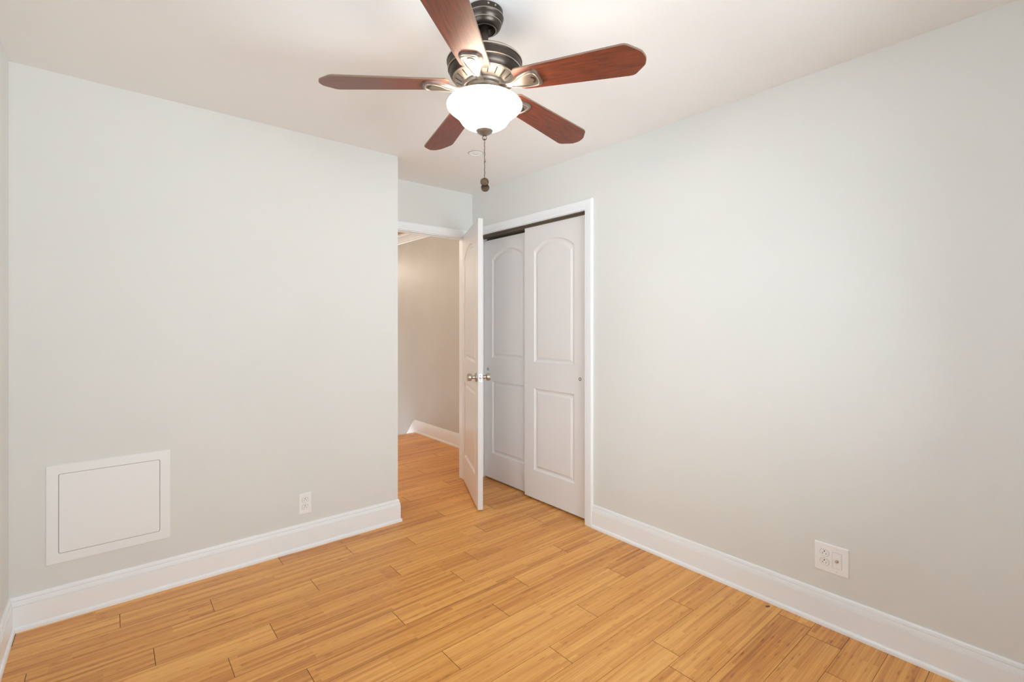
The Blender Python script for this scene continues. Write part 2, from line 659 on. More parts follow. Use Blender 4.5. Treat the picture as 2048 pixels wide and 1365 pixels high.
# stair skirt continuing the hall baseboard downwards
bm = bmesh.new()
sl = 1.10
for (o0, o1, za, zb) in ((0.0, 0.014, -0.40, 0.137), (0.0, 0.020, 0.137, 0.148)):
    P0 = [(5.205, za), (5.205, zb), (7.2, zb - sl * 1.995), (7.2, za - sl * 1.995)]
    f = [bm.verts.new((XH - o0, y_, z_)) for y_, z_ in P0] + [bm.verts.new((XH - o1, y_, z_)) for y_, z_ in P0]
    for q in ((0, 1, 2, 3), (4, 7, 6, 5), (0, 4, 5, 1), (1, 5, 6, 2), (2, 6, 7, 3), (3, 7, 4, 0)):
        bm.faces.new([f[i] for i in q])
tag(obj('trim_4', bm, 'trim'), 'slanting stair skirt at the end of the hall baseboard', 'trim', 'structure')

# crown moulding of the hall
CR = [(0, -0.098), (0.010, -0.098), (0.012, -0.088), (0.020, -0.084), (0.030, -0.062), (0.052, -0.036), (0.072, -0.026), (0.074, -0.016), (0.084, -0.012), (0.084, 0), (0, 0)]
tag(obj('trim_3', sweep([(XH, 8.0), (XH, YA + WT)], [(o, H + z) for o, z in CR]), 'trim'), 'stepped cream crown moulding at the top of the hall wall', 'trim', 'structure')

# ------------------------------------------------------------------ door casings
CP = [(0.0, 0.0), (0.0, 0.009), (0.004, 0.013), (0.016, 0.0135), (0.019, 0.0155), (0.050, 0.0175), (0.058, 0.0175), (0.064, 0.012), (0.064, 0.0)]


def casing(bm, P, nrm, u0, u1, ztop, w0=0.0):
    """casing around an opening: inner edges at u0, u1 (along axis) and ztop; P(u, z, out) gives the point"""
    prof = CP
    secs = []
    for (side) in ('a0', 'a1', 'b1', 'b0'):
        row = []
        for (o, t) in prof:
            if side == 'a0':
                row.append(P(u0 - o, 0.0, t))
            elif side == 'a1':
                row.append(P(u0 - o, ztop + o, t))
            elif side == 'b1':
                row.append(P(u1 + o, ztop + o, t))
            else:
                row.append(P(u1 + o, 0.0, t))
        secs.append([bm.verts.new(p) for p in row])
    k = len(prof)
    for i in range(3):
        for j in range(k):
            j2 = (j + 1) % k
            bm.faces.new((secs[i][j], secs[i + 1][j], secs[i + 1][j2], secs[i][j2]))
    bm.faces.new(secs[0])
    bm.faces.new(secs[-1][::-1])
    return bm


bm = bmesh.new()
casing(bm, lambda u, z, t: (u, YA - t, z), None, DX0 + 0.004, DX1 - 0.002, DZ)
t1 = tag(obj('trim_1', bm, 'trim'), 'white casing and jamb around the open doorway', 'trim', 'structure')
bm = bmesh.new()
box(bm, DX0, DX0 + .012, YA, YA + WT, 0, DZ)
box(bm, DX1 - .002, DX1 + .006, YA, YA + WT, 0, DZ)
box(bm, DX0, DX1, YA, YA + WT, DZ - .006, DZ + .004)
box(bm, DX0 + .012, DX0 + .024, YA + .028, YA + WT, 0, DZ)
obj('jamb', bm, 'trim', t1)
bm = bmesh.new()
box(bm, DX0 + .012, DX1 - .002, YA + .036, YA + WT, DZ - .012, DZ - .006)
obj('door_stop', bm, 'trim', t1)

bm = bmesh.new()
casing(bm, lambda u, z, t: (XR - t, u, z), None, CY0, CY1, CZ)
t2 = tag(obj('trim_2', bm, 'trim'), 'white casing around the closet opening', 'trim', 'structure')
bm = bmesh.new()
box(bm, XR, XR + WR, CY0 - .004, CY0 + .004, 0, CZ)
box(bm, XR, XR + WR, CY1 - .004, CY1 + .004, 0, CZ)
box(bm, XR, XR + .006, CY0, CY1, CZ - .003, CZ + .003)
obj('jamb', bm, 'trim', t2)
bm = bmesh.new()
box(bm, XR + .006, XR + WR, CY0 + .004, CY1 - .004, CZ - .010, CZ)
box(bm, XR + .026, XR + .030, CY0 + .004, CY1 - .004, CZ - .024, CZ - .010)
box(bm, XR + .064, XR + .068, CY0 + .004, CY1 - .004, CZ - .026, CZ - .010)
box(bm, XR + .104, XR + .108, CY0 + .004, CY1 - .004, CZ - .06, CZ - .010)
tk = obj('sliding_track', bm, 'track', t2)
tk['label'] = 'dark brown sliding door track under the closet head'


# ------------------------------------------------------------------ moulded two-panel arch-top doors
def panel_loop(u0, u1, z0, z1, arch, ins):
    """outline of a panel inset by ins; arch > 0 gives an arched head rising by arch at its middle"""
    a0, a1, b0, b1 = u0 + ins, u1 - ins, z0 + ins, z1 - ins
    pts = [(a0, b0), (a1, b0)]
    if arch <= 0:
        return pts + [(a1, b1), (a0, b1)]
    n = 20
    w = a1 - a0
    Rr = (w * w / 4 + arch * arch) / (2 * arch)
    half = math.asin(min(1, w / 2 / Rr))
    for i in range(n + 1):
        th = half - 2 * half * i / n
        pts.append((a0 + w / 2 + Rr * math.sin(th), b1 - (Rr - arch) + Rr * math.cos(th)))
    return pts


PROFILE = [(0.0, 0.0), (0.003, -0.0045), (0.011, -0.0100), (0.019, -0.0115), (0.027, -0.0080), (0.036, -0.0026), (0.038, -0.0026)]


def door_face(bm, W, Z0, Z1, panels, P):
    """one face of a slab: stiles, rails and moulded panels. P(u, z, depth)->xyz"""
    cache = {}

    def V(u, z, d=0.0):
        k = (round(u, 5), round(z, 5), round(d, 5))
        if k not in cache:
            cache[k] = bm.verts.new(P(u, z, d))
        return cache[k]
    pu0, pu1 = panels[0][0], panels[0][1]
    top, low = panels            # (u0,u1,z0,z1,arch)
    zs = [Z0, low[2], low[3], top[2], top[3], Z1]
    for i in range(5):
        bm.faces.new((V(0, zs[i]), V(pu0, zs[i]), V(pu0, zs[i + 1]), V(0, zs[i + 1])))
        bm.faces.new((V(pu1, zs[i]), V(W, zs[i]), V(W, zs[i + 1]), V(pu1, zs[i + 1])))
    bm.faces.new((V(pu0, Z0), V(pu1, Z0), V(pu1, low[2]), V(pu0, low[2])))
    bm.faces.new((V(pu0, low[3]), V(pu1, low[3]), V(pu1, top[2]), V(pu0, top[2])))
    for pn in panels:
        loops = [[V(u, z, d) for u, z in panel_loop(pn[0], pn[1], pn[2], pn[3], pn[4], ins)] for ins, d in PROFILE]
        for a, b in zip(loops, loops[1:]):
            for k in range(len(a)):
                k2 = (k + 1) % len(a)
                bm.faces.new((a[k], a[k2], b[k2], b[k]))
        bm.faces.new(loops[-1])
        if pn[4] > 0:      # fill between the arch and the top rail
            arc = panel_loop(pn[0], pn[1], pn[2], pn[3], pn[4], 0)[2:]
            for k in range(len(arc) - 1):
                (ua, za), (ub, zb) = arc[k], arc[k + 1]
                bm.faces.new((V(ua, za), V(ub, zb), V(ub, Z1), V(ua, Z1)))
    return bm


def slab(name, W, Z0, Z1, T, u0, u1, m, parent=None):
    """local: x along width, y = thickness (front face at y=0 looking to -y, back at y=T)"""
    panels = [(u0, u1, 1.036, 1.868, 0.072), (u0, u1, 0.226, 0.838, 0.0)]
    bm = bmesh.new()
    door_face(bm, W, Z0, Z1, panels, lambda u, z, d: (u, -d, z))
    door_face(bm, W, Z0, Z1, panels, lambda u, z, d: (u, T + d, z))
    c = [[bm.verts.new((x, y, z)) for y in (0, T)] for x, z in ((0, Z0), (W, Z0), (W, Z1), (0, Z1))]
    for i in range(4):
        a, b = c[i], c[(i + 1) % 4]
        bm.faces.new((a[0], b[0], b[1], a[1])).material_index = 1
    bmesh.ops.remove_doubles(bm, verts=bm.verts, dist=1e-5)
    return obj(name, bm, [m, 'edge_paint'], parent)


def cup_pull(parent, x, z):
    bm = bmesh.new()
    lathe(bm, [(0.0, 0.004), (0.006, 0.004), (0.0075, -0.0015), (0.0105, -0.002), (0.0115, 0.0)], 24)
    p = obj('cup_pull', bm, 'bronze_pull', parent, smooth=True, loc=(x, 0, z), rot=(PI / 2, 0, 0))
    p.rotation_euler = (-PI / 2, 0, 0)
    bm = bmesh.new()
    lathe(bm, [(0.0, 0.0022), (0.0055, 0.0024)], 20)
    obj('pull_dish', bm, 'edge', p)
    return p


# closet doors: width runs toward the viewer along -y, front face looks to -x
cd = slab('door_2', 0.632, 0.014, 2.050, 0.030, 0.104, 0.506, 'door')
cd.rotation_euler = (0, 0, -PI / 2)
cd.location = (XR + 0.030, 2.722, 0)
tag(cd, 'white arch-panelled sliding closet door in front, beside the casing', 'door', 'structure')
cup_pull(cd, 0.558, 0.946)
cd = slab('door_3', 0.632, 0.014, 2.032, 0.030, 0.112, 0.510, 'door')
cd.rotation_euler = (0, 0, -PI / 2)
cd.location = (XR + 0.070, 3.288, 0)
tag(cd, 'white arch-panelled sliding closet door partly hidden behind the open door', 'door', 'structure')
cup_pull(cd, 0.052, 0.934)

# room door, standing open
ang = math.atan2(2.700 - YA, 1.988 - DX1 + 0.002)
DW = 0.744
rd = slab('door_1', DW, 0.014, 2.062, 0.035, 0.118, 0.628, 'gloss_door')
rd.location = (DX1 - 0.002, YA, 0)
rd.rotation_euler = (0, 0, ang)
tag(rd, 'white two-panel room door standing open toward the closet', 'door', 'structure')
# local x runs to the free edge, local y (thickness) must point to the closet side
# -> local +y is 90 deg left of travel = toward the closet when travelling to the viewer


def knob(parent, side):
    s = -1 if side < 0 else 1
    e = bpy.data.objects.new('door_knob', None)
    bm = bmesh.new()
    lathe(bm, [(0.0, 0), (0.032, 0.0), (0.0325, 0.003), (0.030, 0.008), (0.020, 0.011), (0.0125, 0.014), (0.0115, 0.030),
               (0.016, 0.034), (0.0235, 0.037), (0.0262, 0.043), (0.0262, 0.056), (0.0235, 0.064), (0.015, 0.067), (0.009, 0.0675), (0.007, 0.0665), (0, 0.0665)], 40)
    k = obj('door_knob', bm, 'steel', parent, smooth=True, loc=(0.686, 0.0 if s < 0 else 0.035, 0.940), rot=(PI / 2 if s < 0 else -PI / 2, 0, 0))
    k['label'] = 'brushed nickel round door knob'
    return k


knob(rd, -1)
knob(rd, 1)
lp_ = obj('latch_plate', bx(DW - 0.0005, DW + 0.0018, 0.0055, 0.0295, 0.912, 0.968, bevel=0.0005), 'zinc', rd)
bm = bmesh.new()
lathe(bm, [(0.0, 0.013), (0.0065, 0.011), (0.009, 0.0), (0.0, 0.0)], 20)
obj('latch_bolt', bm, 'steel', lp_, smooth=True, loc=(DW + 0.001, 0.0175, 0.940), rot=(0, PI / 2, 0))
for z in (0.924, 0.957):
    bm = bmesh.new()
    lathe(bm, [(0.0, 0.0022), (0.003, 0.0018), (0.0034, 0.0)], 12)
    obj('screw', bm, 'bronze_pull', lp_, loc=(DW + 0.001, 0.0175, z), rot=(0, PI / 2, 0))
for z in (0.25, 1.03, 1.82):
    bm = bmesh.new()
    lathe(bm, [(0, -0.045), (0.0055, -0.045), (0.0055, 0.045), (0, 0.045)], 14)
    obj('hinge', bm, 'steel', rd, loc=(-0.004, 0.040, z))

# closet floor guide, dust tuft, plug in the floor
gd = bmesh.new()
box(gd, -0.012, 0.012, -0.010, 0.010, 0.0, 0.004)
box(gd, -0.010, -0.006, -0.008, 0.008, 0.004, 0.018)
box(gd, 0.006, 0.010, -0.008, 0.008, 0.004, 0.018)
tag(obj('floor_guide', gd, 'guide', loc=(XR + 0.062, 2.735, 0)), 'small brown floor guide where the two closet doors overlap', 'door guide')
bm = bmesh.new()
for k in range(26):
    a, r = random.uniform(0, 2 * PI), random.uniform(0.002, 0.016)
    p0 = Vector((r * math.cos(a), r * math.sin(a), 0.0005))
    p1 = p0 + Vector((random.uniform(-.014, .014), random.uniform(-.014, .014), random.uniform(.001, .009)))
    d = (p1 - p0).cross(Vector((0, 0, 1))).normalized() * 0.0006
    u = Vector((0, 0, 0.0008))
    q = [bm.verts.new(v) for v in (p0 + d, p0 - d, p0 + u, p1 + d, p1 - d, p1 + u)]
    for f in ((0, 1, 4, 3), (1, 2, 5, 4), (2, 0, 3, 5), (0, 2, 1), (3, 4, 5)):
        bm.faces.new([q[i] for i in f])
tag(obj('dust_tuft', bm, 'dust', loc=(2.405, 2.765, 0)), 'wispy grey tuft of dust on the floor before the closet doors', 'dust')
bm = bmesh.new()
lathe(bm, [(0.0, 0.0012), (0.5, 0.0010), (0.85, 0.0006), (1.0, 0.0)], 24)
bmesh.ops.scale(bm, vec=(0.0135, 0.007, 1), verts=bm.verts)
tag(obj('floor_plug', bm, 'plug', loc=(2.366, 0.935, 0), rot=(0, 0, -0.25)), 'dark red-brown oval plug in the floor near the long baseboard', 'floor plug')

# ------------------------------------------------------------------ access panel
ap = empty('access_panel', (0.008, YB, 0.470), 'square white access panel low on the pale wall', 'access panel')


def rrect(w, h, r, n=4):
    pts = []
    for cx_, cz_, a0 in ((w - r, h - r, 0), (-w + r, h - r, PI / 2), (-w + r, -h + r, PI), (w - r, -h + r, 1.5 * PI)):
        for i in range(n + 1):
            a = a0 + PI / 2 * i / n
            pts.append((cx_ + r * math.cos(a), cz_ + r * math.sin(a)))
    return pts


def plate(bm, outer, y_front, y_back, hole=None, bevel=0.0, mi=0):
    """a plate standing on a wall that looks to -y; outline points are (x, z)"""
    n = len(outer)

    def ring(pts, y, k=1.0, off=0.0):
        return [bm.verts.new((x - off * (1 if x > 0 else -1), y, z - off * (1 if z > 0 else -1))) for x, z in pts]
    a = ring(outer, y_back)
    b = ring(outer, y_front + bevel)
    c = ring(outer, y_front, off=bevel) if bevel else b
    seq = [(a, b)] + ([(b, c)] if bevel else [])
    for p, q in seq:
        for k in range(n):
            k2 = (k + 1) % n
            bm.faces.new((p[k], p[k2], q[k2], q[k])).material_index = mi
    if hole:
        d = ring(hole, y_front)
        e = ring(hole, y_back)
        for p, q in ((c, d), (d, e)):
            for k in range(n):
                k2 = (k + 1) % n
                bm.faces.new((p[k], p[k2], q[k2], q[k])).material_index = mi
    else:
        bm.faces.new(c).material_index = mi
    return bm


obj('panel_frame', plate(bmesh.new(), rrect(0.225, 0.2195, 0.004), -0.0045, 0.0, hole=rrect(0.1845, 0.1780, 0.008), bevel=0.0008), 'panel', ap)
obj('panel_backing', bx(-0.19, 0.19, -0.0012, 0.0, -0.185, 0.185), 'seam', ap)
lid = obj('panel_lid', plate(bmesh.new(), rrect(0.1828, 0.1763, 0.007), -0.0042, -0.0012, bevel=0.0005), 'panel', ap)
ap.location.z = 0.470


# ------------------------------------------------------------------ outlets
def receptacle(parent, cx_, cz_):
    """rounded receptacle face with its slots; wall looks to -y"""
    r = 0.0165
    pts = []
    for i in range(40):
        a = 2 * PI * i / 40
        pts.append((r * math.cos(a) * 1.03, max(-0.0138, min(0.0138, r * math.sin(a)))))
    gap = obj('receptacle_gap', plate(bmesh.new(), [(x * 1.055, z * 1.06) for x, z in pts], -0.0002, 0.0), 'seam', parent, loc=(cx_, -0.0054, cz_))
    f = obj('receptacle', plate(bmesh.new(), pts, -0.0016, 0.0, bevel=0.0004), 'plastic', parent, loc=(cx_, -0.0056, cz_))
    for dx, dz, w, hh_ in ((-0.0064, -0.002, 0.0009, 0.0040), (0.0064, -0.002, 0.0009, 0.0034)):
        obj('slot', bx(dx - w, dx + w, -0.0018, -0.0015, dz - hh_, dz + hh_), 'slot', f)
    bm = bmesh.new()
    lathe(bm, [(0, 0.0003), (0.0026, 0.0003), (0.0026, 0.0)], 16)
    obj('ground_hole', bm, 'slot', f, loc=(0, -0.0015, 0.0078), rot=(PI / 2, 0, 0))
    return f


def cover(name, W, Hh, loc, rz, label, cat='outlet'):
    e = empty(name, loc, label, cat, rot=(0, 0, rz))
    obj('cover_plate', plate(bmesh.new(), rrect(W / 2, Hh / 2, 0.003), -0.0055, 0.0, bevel=0.0028), 'plastic', e)
    return e


def screw(parent, x, z, ang_):
    bm = bmesh.new()
    lathe(bm, [(0, 0.0008), (0.0024, 0.0006), (0.0030, 0.0)], 16)
    s_ = obj('screw', bm, 'plastic', parent, loc=(x, -0.0055, z), rot=(PI / 2, 0, 0))
    o_ = obj('screw_slot', bx(-0.0024, 0.0024, -0.0004, 0.0004, 0.0006, 0.0011), 'seam', s_)
    o_.rotation_euler = (0, 0, ang_)
    return s_


e1 = cover('wall_outlet', 0.071, 0.121, (0.8845, YB, 0.264), 0, 'white single-gang duplex outlet between the access panel and the outer corner')
receptacle(e1, 0, 0.0205)
receptacle(e1, 0, -0.0205)
screw(e1, 0, 0.0, 0.5)

e2 = cover('wall_outlet', 0.128, 0.123, (XR, 0.694, 0.296), -PI / 2, 'white double-gang plate with duplex outlet and coaxial jack on the long wall')
receptacle(e2, -0.0255, 0.0195)
receptacle(e2, -0.0255, -0.0195)
screw(e2, -0.0255, 0.0, 0.4)
obj('insert_gap', plate(bmesh.new(), rrect(0.0172, 0.0342, 0.0015), -0.0003, 0.0), 'seam', e2, loc=(0.0215, -0.0054, 0))
ins = obj('jack_insert', plate(bmesh.new(), rrect(0.0166, 0.0336, 0.0015), -0.0012, 0.0, bevel=0.0004), 'plastic', e2, loc=(0.0215, -0.0056, 0))
bm = bmesh.new()
lathe(bm, [(0.0, 0.0)] + [(0.0068, 0.0), (0.0068, 0.0030)], 6)
lathe(bm, [(0.0068, 0.003), (0.0, 0.003)], 6)
lathe(bm, [(0.0047, 0.003), (0.0047, 0.0105), (0.0040, 0.011), (0.0012, 0.011), (0.0012, 0.008), (0, 0.008)], 20)
cj = obj('coax_connector', bm, 'steel', ins, smooth=True, loc=(0, -0.0012, -0.001), rot=(PI / 2, 0, 0))
screw(e2, 0.0215, 0.0485, 0.5)
screw(e2, 0.0215, -0.0485, 0.3)

# ------------------------------------------------------------------ round ceiling cover
bm = bmesh.new()
lathe(bm, [(0.0, -0.003), (0.018, -0.003), (0.020, -0.002), (0.029, -0.002), (0.031, -0.0050), (0.041, -0.0050), (0.047, -0.003), (0.0485, 0.0)], 48)
rc = obj('ceiling_cover', bm, 'plastic', smooth=True, loc=(1.850, 2.536, H))
tag(rc, 'small round white cover ring on the ceiling behind the pull chain', 'ceiling fitting')
obj('cover_shadow_ring', lathe(bmesh.new(), [(0.0, -0.0012), (0.0500, -0.0012), (0.0505, 0.0)], 48), 'seam', rc)  # dark disc painted in as the shadow line around the cover
bm = bmesh.new()
lathe(bm, [(0, -0.0060), (0.0016, -0.0056), (0.002, -0.004)], 12)
obj('sensor_dot', bm, 'slot', rc, loc=(0.030, -0.015, 0))

# ------------------------------------------------------------------ ceiling fan
FX, FY = 1.0354, 1.3663
fan = empty('ceiling_fan', (FX, FY, H), 'five-blade ceiling fan with mahogany blades and lit bowl shade', 'ceiling fan')


def zz(z):
    return (1.318 + (z - 1.318) * 0.9896 if z < 2.40 else z) - H


bm = bmesh.new()
prof = [(0.0, 2.4395), (0.062, 2.4395), (0.0660, 2.437), (0.0665, 2.419), (0.0685, 2.416), (0.0685, 2.412), (0.0670, 2.410), (0.0660, 2.404), (0.0640, 2.398), (0.0600, 2.392),
        (0.0605, 2.390), (0.0590, 2.386), (0.0560, 2.380), (0.0500, 2.3745), (0.0435, 2.3715), (0.0395, 2.3710), (0.0385, 2.376), (0.030, 2.392), (0.0, 2.396)]
lathe(bm, [(r, z - H) for r, z in prof], 64)
can = obj('canopy', bm, 'bronze', fan, smooth=True)
for z_, r_ in ((2.4140, 0.0687), (2.3910, 0.0605), (2.3720, 0.0420)):
    bm = bmesh.new()
    lathe(bm, [(r_ - 0.0015, z_ - H + 0.0013), (r_ + 0.0004, z_ - H + 0.0009), (r_ + 0.0004, z_ - H - 0.0009), (r_ - 0.0015, z_ - H - 0.0013)], 64)
    obj('worn_rim', bm, 'edge', can, smooth=True)
for a in (-1.62, -2.02, 1.5):
    bm = bmesh.new()
    lathe(bm, [(0, 0.003), (0.003, 0.0022), (0.0034, 0.0)], 14)
    s_ = obj('canopy_screw', bm, 'edge', can, smooth=True, loc=(0.0662 * math.cos(a), 0.0662 * math.sin(a), 2.428 - H))
    s_.rotation_euler = (0, PI / 2, a)

bm = bmesh.new()
lathe(bm, [(0.0, zz(2.399)), (0.0135, zz(2.399)), (0.0135, zz(2.290)), (0.018, zz(2.287)), (0.018, zz(2.281)), (0, zz(2.281))], 32)
obj('downrod', bm, 'bronze', fan, smooth=True)

bm = bmesh.new()
prof = [(0.0, 2.284), (0.060, 2.284), (0.098, 2.281), (0.124, 2.275), (0.1325, 2.270), (0.1345, 2.266), (0.1345, 2.262), (0.1320, 2.259),
        (0.1318, 2.238), (0.1300, 2.234), (0.1270, 2.232), (0.1255, 2.228), (0.1245, 2.220), (0.1200, 2.212), (0.1140, 2.206)]
lathe(bm, [(r, zz(z)) for r, z in prof], 96)
mot = obj('motor_housing', bm, 'bronze', fan, smooth=True)
bm = bmesh.new()
lathe(bm, [(0.1352, zz(2.2665)), (0.1358, zz(2.2640)), (0.1352, zz(2.2615)), (0.133, zz(2.2620))], 96)
lathe(bm, [(0.1315, zz(2.2352)), (0.1320, zz(2.2338)), (0.1300, zz(2.2325))], 96)
obj('worn_rim', bm, 'edge', mot, smooth=True)
bm = bmesh.new()
prof = [(0.1140, 2.206), (0.1130, 2.2035), (0.1105, 2.2035), (0.1095, 2.206), (0.0750, 2.186), (0.0745, 2.184), (0.0780, 2.180), (0.0760, 2.173),
        (0.0700, 2.170), (0.0640, 2.1705), (0.0630, 2.162), (0.0, 2.162)]
lathe(bm, [(r, zz(z)) for r, z in prof], 96)
vp = obj('vent_plate', bm, 'pewter', mot, smooth=True)
for k in range(20):                    # vent slots on the sloping plate
    a = 2 * PI * k / 20 + 0.1
    bm = bmesh.new()
    ca, sa = math.cos(a), math.sin(a)

    def pt(r, w, dz):
        z = 2.186 + (r - 0.075) / 0.0345 * 0.020 - dz
        return (r * ca - w * sa, r * sa + w * ca, zz(z))
    q = [bm.verts.new(pt(r, w, dz)) for dz in (0.0008, -0.001) for r, w in ((0.082, -0.0016), (0.082, 0.0016), (0.104, 0.0020), (0.104, -0.0020))]
    for f in ((0, 1, 2, 3), (4, 7, 6, 5), (0, 4, 5, 1), (1, 5, 6, 2), (2, 6, 7, 3), (3, 7, 4, 0)):
        bm.faces.new([q[i] for i in f])
    obj('vent_slot', bm, 'slot', vp)

bm = bmesh.new()
prof = [(0.0, 2.163), (0.055, 2.163), (0.0575, 2.158), (0.0575, 2.152), (0.062, 2.150), (0.079, 2.148), (0.084, 2.1455), (0.084, 2.1435), (0.050, 2.142), (0.046, 2.136), (0.030, 2.130), (0.0, 2.130)]
lathe(bm, [(r, zz(z)) for r, z in prof], 72)
fit_ = obj('light_fitter', bm, 'pewter', fan, smooth=True)
for k in range(4):
    a = k * PI / 2 + 0.75
    bm = bmesh.new()
    lathe(bm, [(0.0, 0.006), (0.004, 0.0055), (0.0045, 0.0)], 14)
    s_ = obj('thumb_screw', bm, 'edge', fit_, smooth=True, loc=(0.0575 * math.cos(a), 0.0575 * math.sin(a), zz(2.154)))
    s_.rotation_euler = (0, PI / 2, a)

# bowl shade: open top, bell-shaped
outer = [(0.0850, 2.1335), (0.1000, 2.1275), (0.1130, 2.1210), (0.1240, 2.1150), (0.1320, 2.1090), (0.1352, 2.1030), (0.1340, 2.0960), (0.1285, 2.0885), (0.1200, 2.0815),
         (0.1095, 2.0730), (0.0990, 2.0640), (0.0915, 2.0550), (0.0870, 2.0470), (0.0810, 2.0385), (0.0690, 2.0300), (0.0510, 2.0225), (0.0300, 2.0160), (0.0080, 2.0145)]
inner = [(r - 0.0030 if r > 0.01 else r, z + 0.0034) for r, z in outer[::-1]]
inner = [(min(r, 0.1318), min(z, 2.1310)) for r, z in inner]
bm = bmesh.new()
lathe(bm, [(r, z - H) for r, z in outer + inner + outer[:1]], 96)
sh = obj('bowl_shade', bm, 'bowl', fan, smooth='all')
sh['label'] = 'glowing frosted glass bowl shade'
# centre rod through the bowl, finial, chain and medallions
bm = bmesh.new()
lathe(bm, [(0.006, zz(2.128)), (0.006, zz(2.02))], 16)
obj('centre_rod', bm, 'pewter', fit_, smooth=True)
bm = bmesh.new()
prof = [(0.0, 2.0205), (0.0295, 2.0205), (0.0305, 2.0190), (0.0270, 2.0135), (0.0190, 2.0080), (0.0125, 2.0050), (0.0095, 2.0030), (0.0060, 2.0020), (0.0060, 2.0010), (0.0075, 1.9995)]
for k in range(1, 10):
    a = PI * k / 10
    prof.append((0.0088 * math.sin(a * 0.92 + 0.25), 1.9935 + 0.0088 * math.cos(a * 0.92 + 0.25)))
prof.append((0.0, 1.985))
lathe(bm, [(r, zz(z)) for r, z in prof], 48)
obj('finial', bm, 'pewter', fan, smooth=True)
bm = bmesh.new()
z = 1.986
i = 0
while z > 1.846:
    bmesh.ops.create_uvsphere(bm, u_segments=8, v_segments=6, radius=0.0021, matrix=Matrix.Translation((0.0007 * math.sin(i * 1.3), 0, zz(z))))
    z -= 0.0047
    i += 1
lathe(bm, [(0.0005, zz(1.986)), (0.0005, zz(1.846))], 6)
ch = obj('pull_chain', bm, 'chain', fan, smooth='all')
bm = bmesh.new()
bmesh.ops.create_uvsphere(bm, u_segments=12, v_segments=8, radius=0.0030, matrix=Matrix.Translation((0.0015, 0.0, zz(1.909))) @ Matrix.Diagonal((1, 1, 1.5, 1)))
obj('chain_connector', bm, 'bronze_pull', ch, smooth='all')


def medallion(x, z, tilt):
    bm = bmesh.new()
    lathe(bm, [(0.0, 0.0022), (0.0118, 0.0022), (0.0124, 0.0030), (0.0146, 0.0030), (0.0152, 0.0018), (0.0152, -0.0018), (0.0146, -0.0030),
               (0.0124, -0.0030), (0.0118, -0.0022), (0.0, -0.0022)], 36)
    o = obj('pull_medallion', bm, 'coin', fan, smooth=True, loc=(x, -x, zz(z)))
    # disc face turned toward the room, tipped a little
    o.rotation_euler = (PI / 2 + tilt, 0, -0.66)
    return o


medallion(0.0, 1.8345, -0.22)
medallion(0.0016, 1.8130, -0.30)

# bulbs inside the bowl, seen only as the glow above it
bulb_pos = [(0.055 * math.cos(a), 0.055 * math.sin(a)) for a in (0.45, 0.45 + 2 * PI / 3, 0.45 + 4 * PI / 3)]
for bx_, by_ in bulb_pos:
    bm = bmesh.new()
    lathe(bm, [(0.0, 0.020), (0.010, 0.017), (0.0150, 0.008), (0.0150, -0.002), (0.010, -0.014), (0.0, -0.018)], 20)
    obj('light_bulb', bm, 'bulb', fit_, smooth='all', loc=(bx_, by_, zz(2.070)))
    d = bpy.data.lights.new('lamp_glow', 'POINT')
    d.energy = 5.2
    d.color = (1.0, 0.88, 0.74)
    d.shadow_soft_size = 0.022
    lo = bpy.data.objects.new('lamp_glow', d)
    lo.location = (FX + bx_, FY + by_, 2.082)
    COL.objects.link(lo)


# blades and their irons. local: x outward from the axis, y across
def blade_outline():
    half = [(0.126, 0.034), (0.130, 0.045), (0.140, 0.0522), (0.20, 0.0556), (0.30, 0.0602), (0.42, 0.0657), (0.505, 0.0696), (0.517, 0.0692), (0.527, 0.0650),
            (0.553, 0.0400), (0.563, 0.0290), (0.5675, 0.0160), (0.5698, 0.0060)]
    return half + [(x, -y) for x, y in half[::-1]]


def make_blade():
    bm = bmesh.new()
    pts = blade_outline()
    T = 0.0062
    e = 0.0012
    rows = []
    for z, s in ((0.0, e), (e, 0.0), (T - e, 0.0), (T, e)):
        rows.append([bm.verts.new((x - (s if x > 0.3 else -s), y - (s if y > 0 else -s), z)) for x, y in pts])
    n = len(pts)
    for a, b in zip(rows, rows[1:]):
        for k in range(n):
            k2 = (k + 1) % n
            bm.faces.new((a[k], a[k2], b[k2], b[k])).material_index = 1
    bm.faces.new(rows[0][::-1])
    bm.faces.new(rows[-1])
    return bm


def loft(bm, secs):
    """sections: (x, halfwidth, z underside, thickness, crown)"""
    rows = []
    for x, w, z, t, c in secs:
        ring = []
        for f in (-1.0, -0.86, -0.5, 0.0, 0.5, 0.86, 1.0):
            ring.append(bm.verts.new((x, w * f, z - c * (1 - f * f) + (0.003 if abs(f) == 1 else 0))))
        for f in (1.0, 0.5, 0.0, -0.5, -1.0):
            ring.append(bm.verts.new((x, w * f, z + t)))
        rows.append(ring)
    n = len(rows[0])
    for a, b in zip(rows, rows[1:]):
        for k in range(n):
            k2 = (k + 1) % n
            bm.faces.new((a[k], a[k2], b[k2], b[k]))
    bm.faces.new(rows[0][::-1])
    bm.faces.new(rows[-1])
    return bm


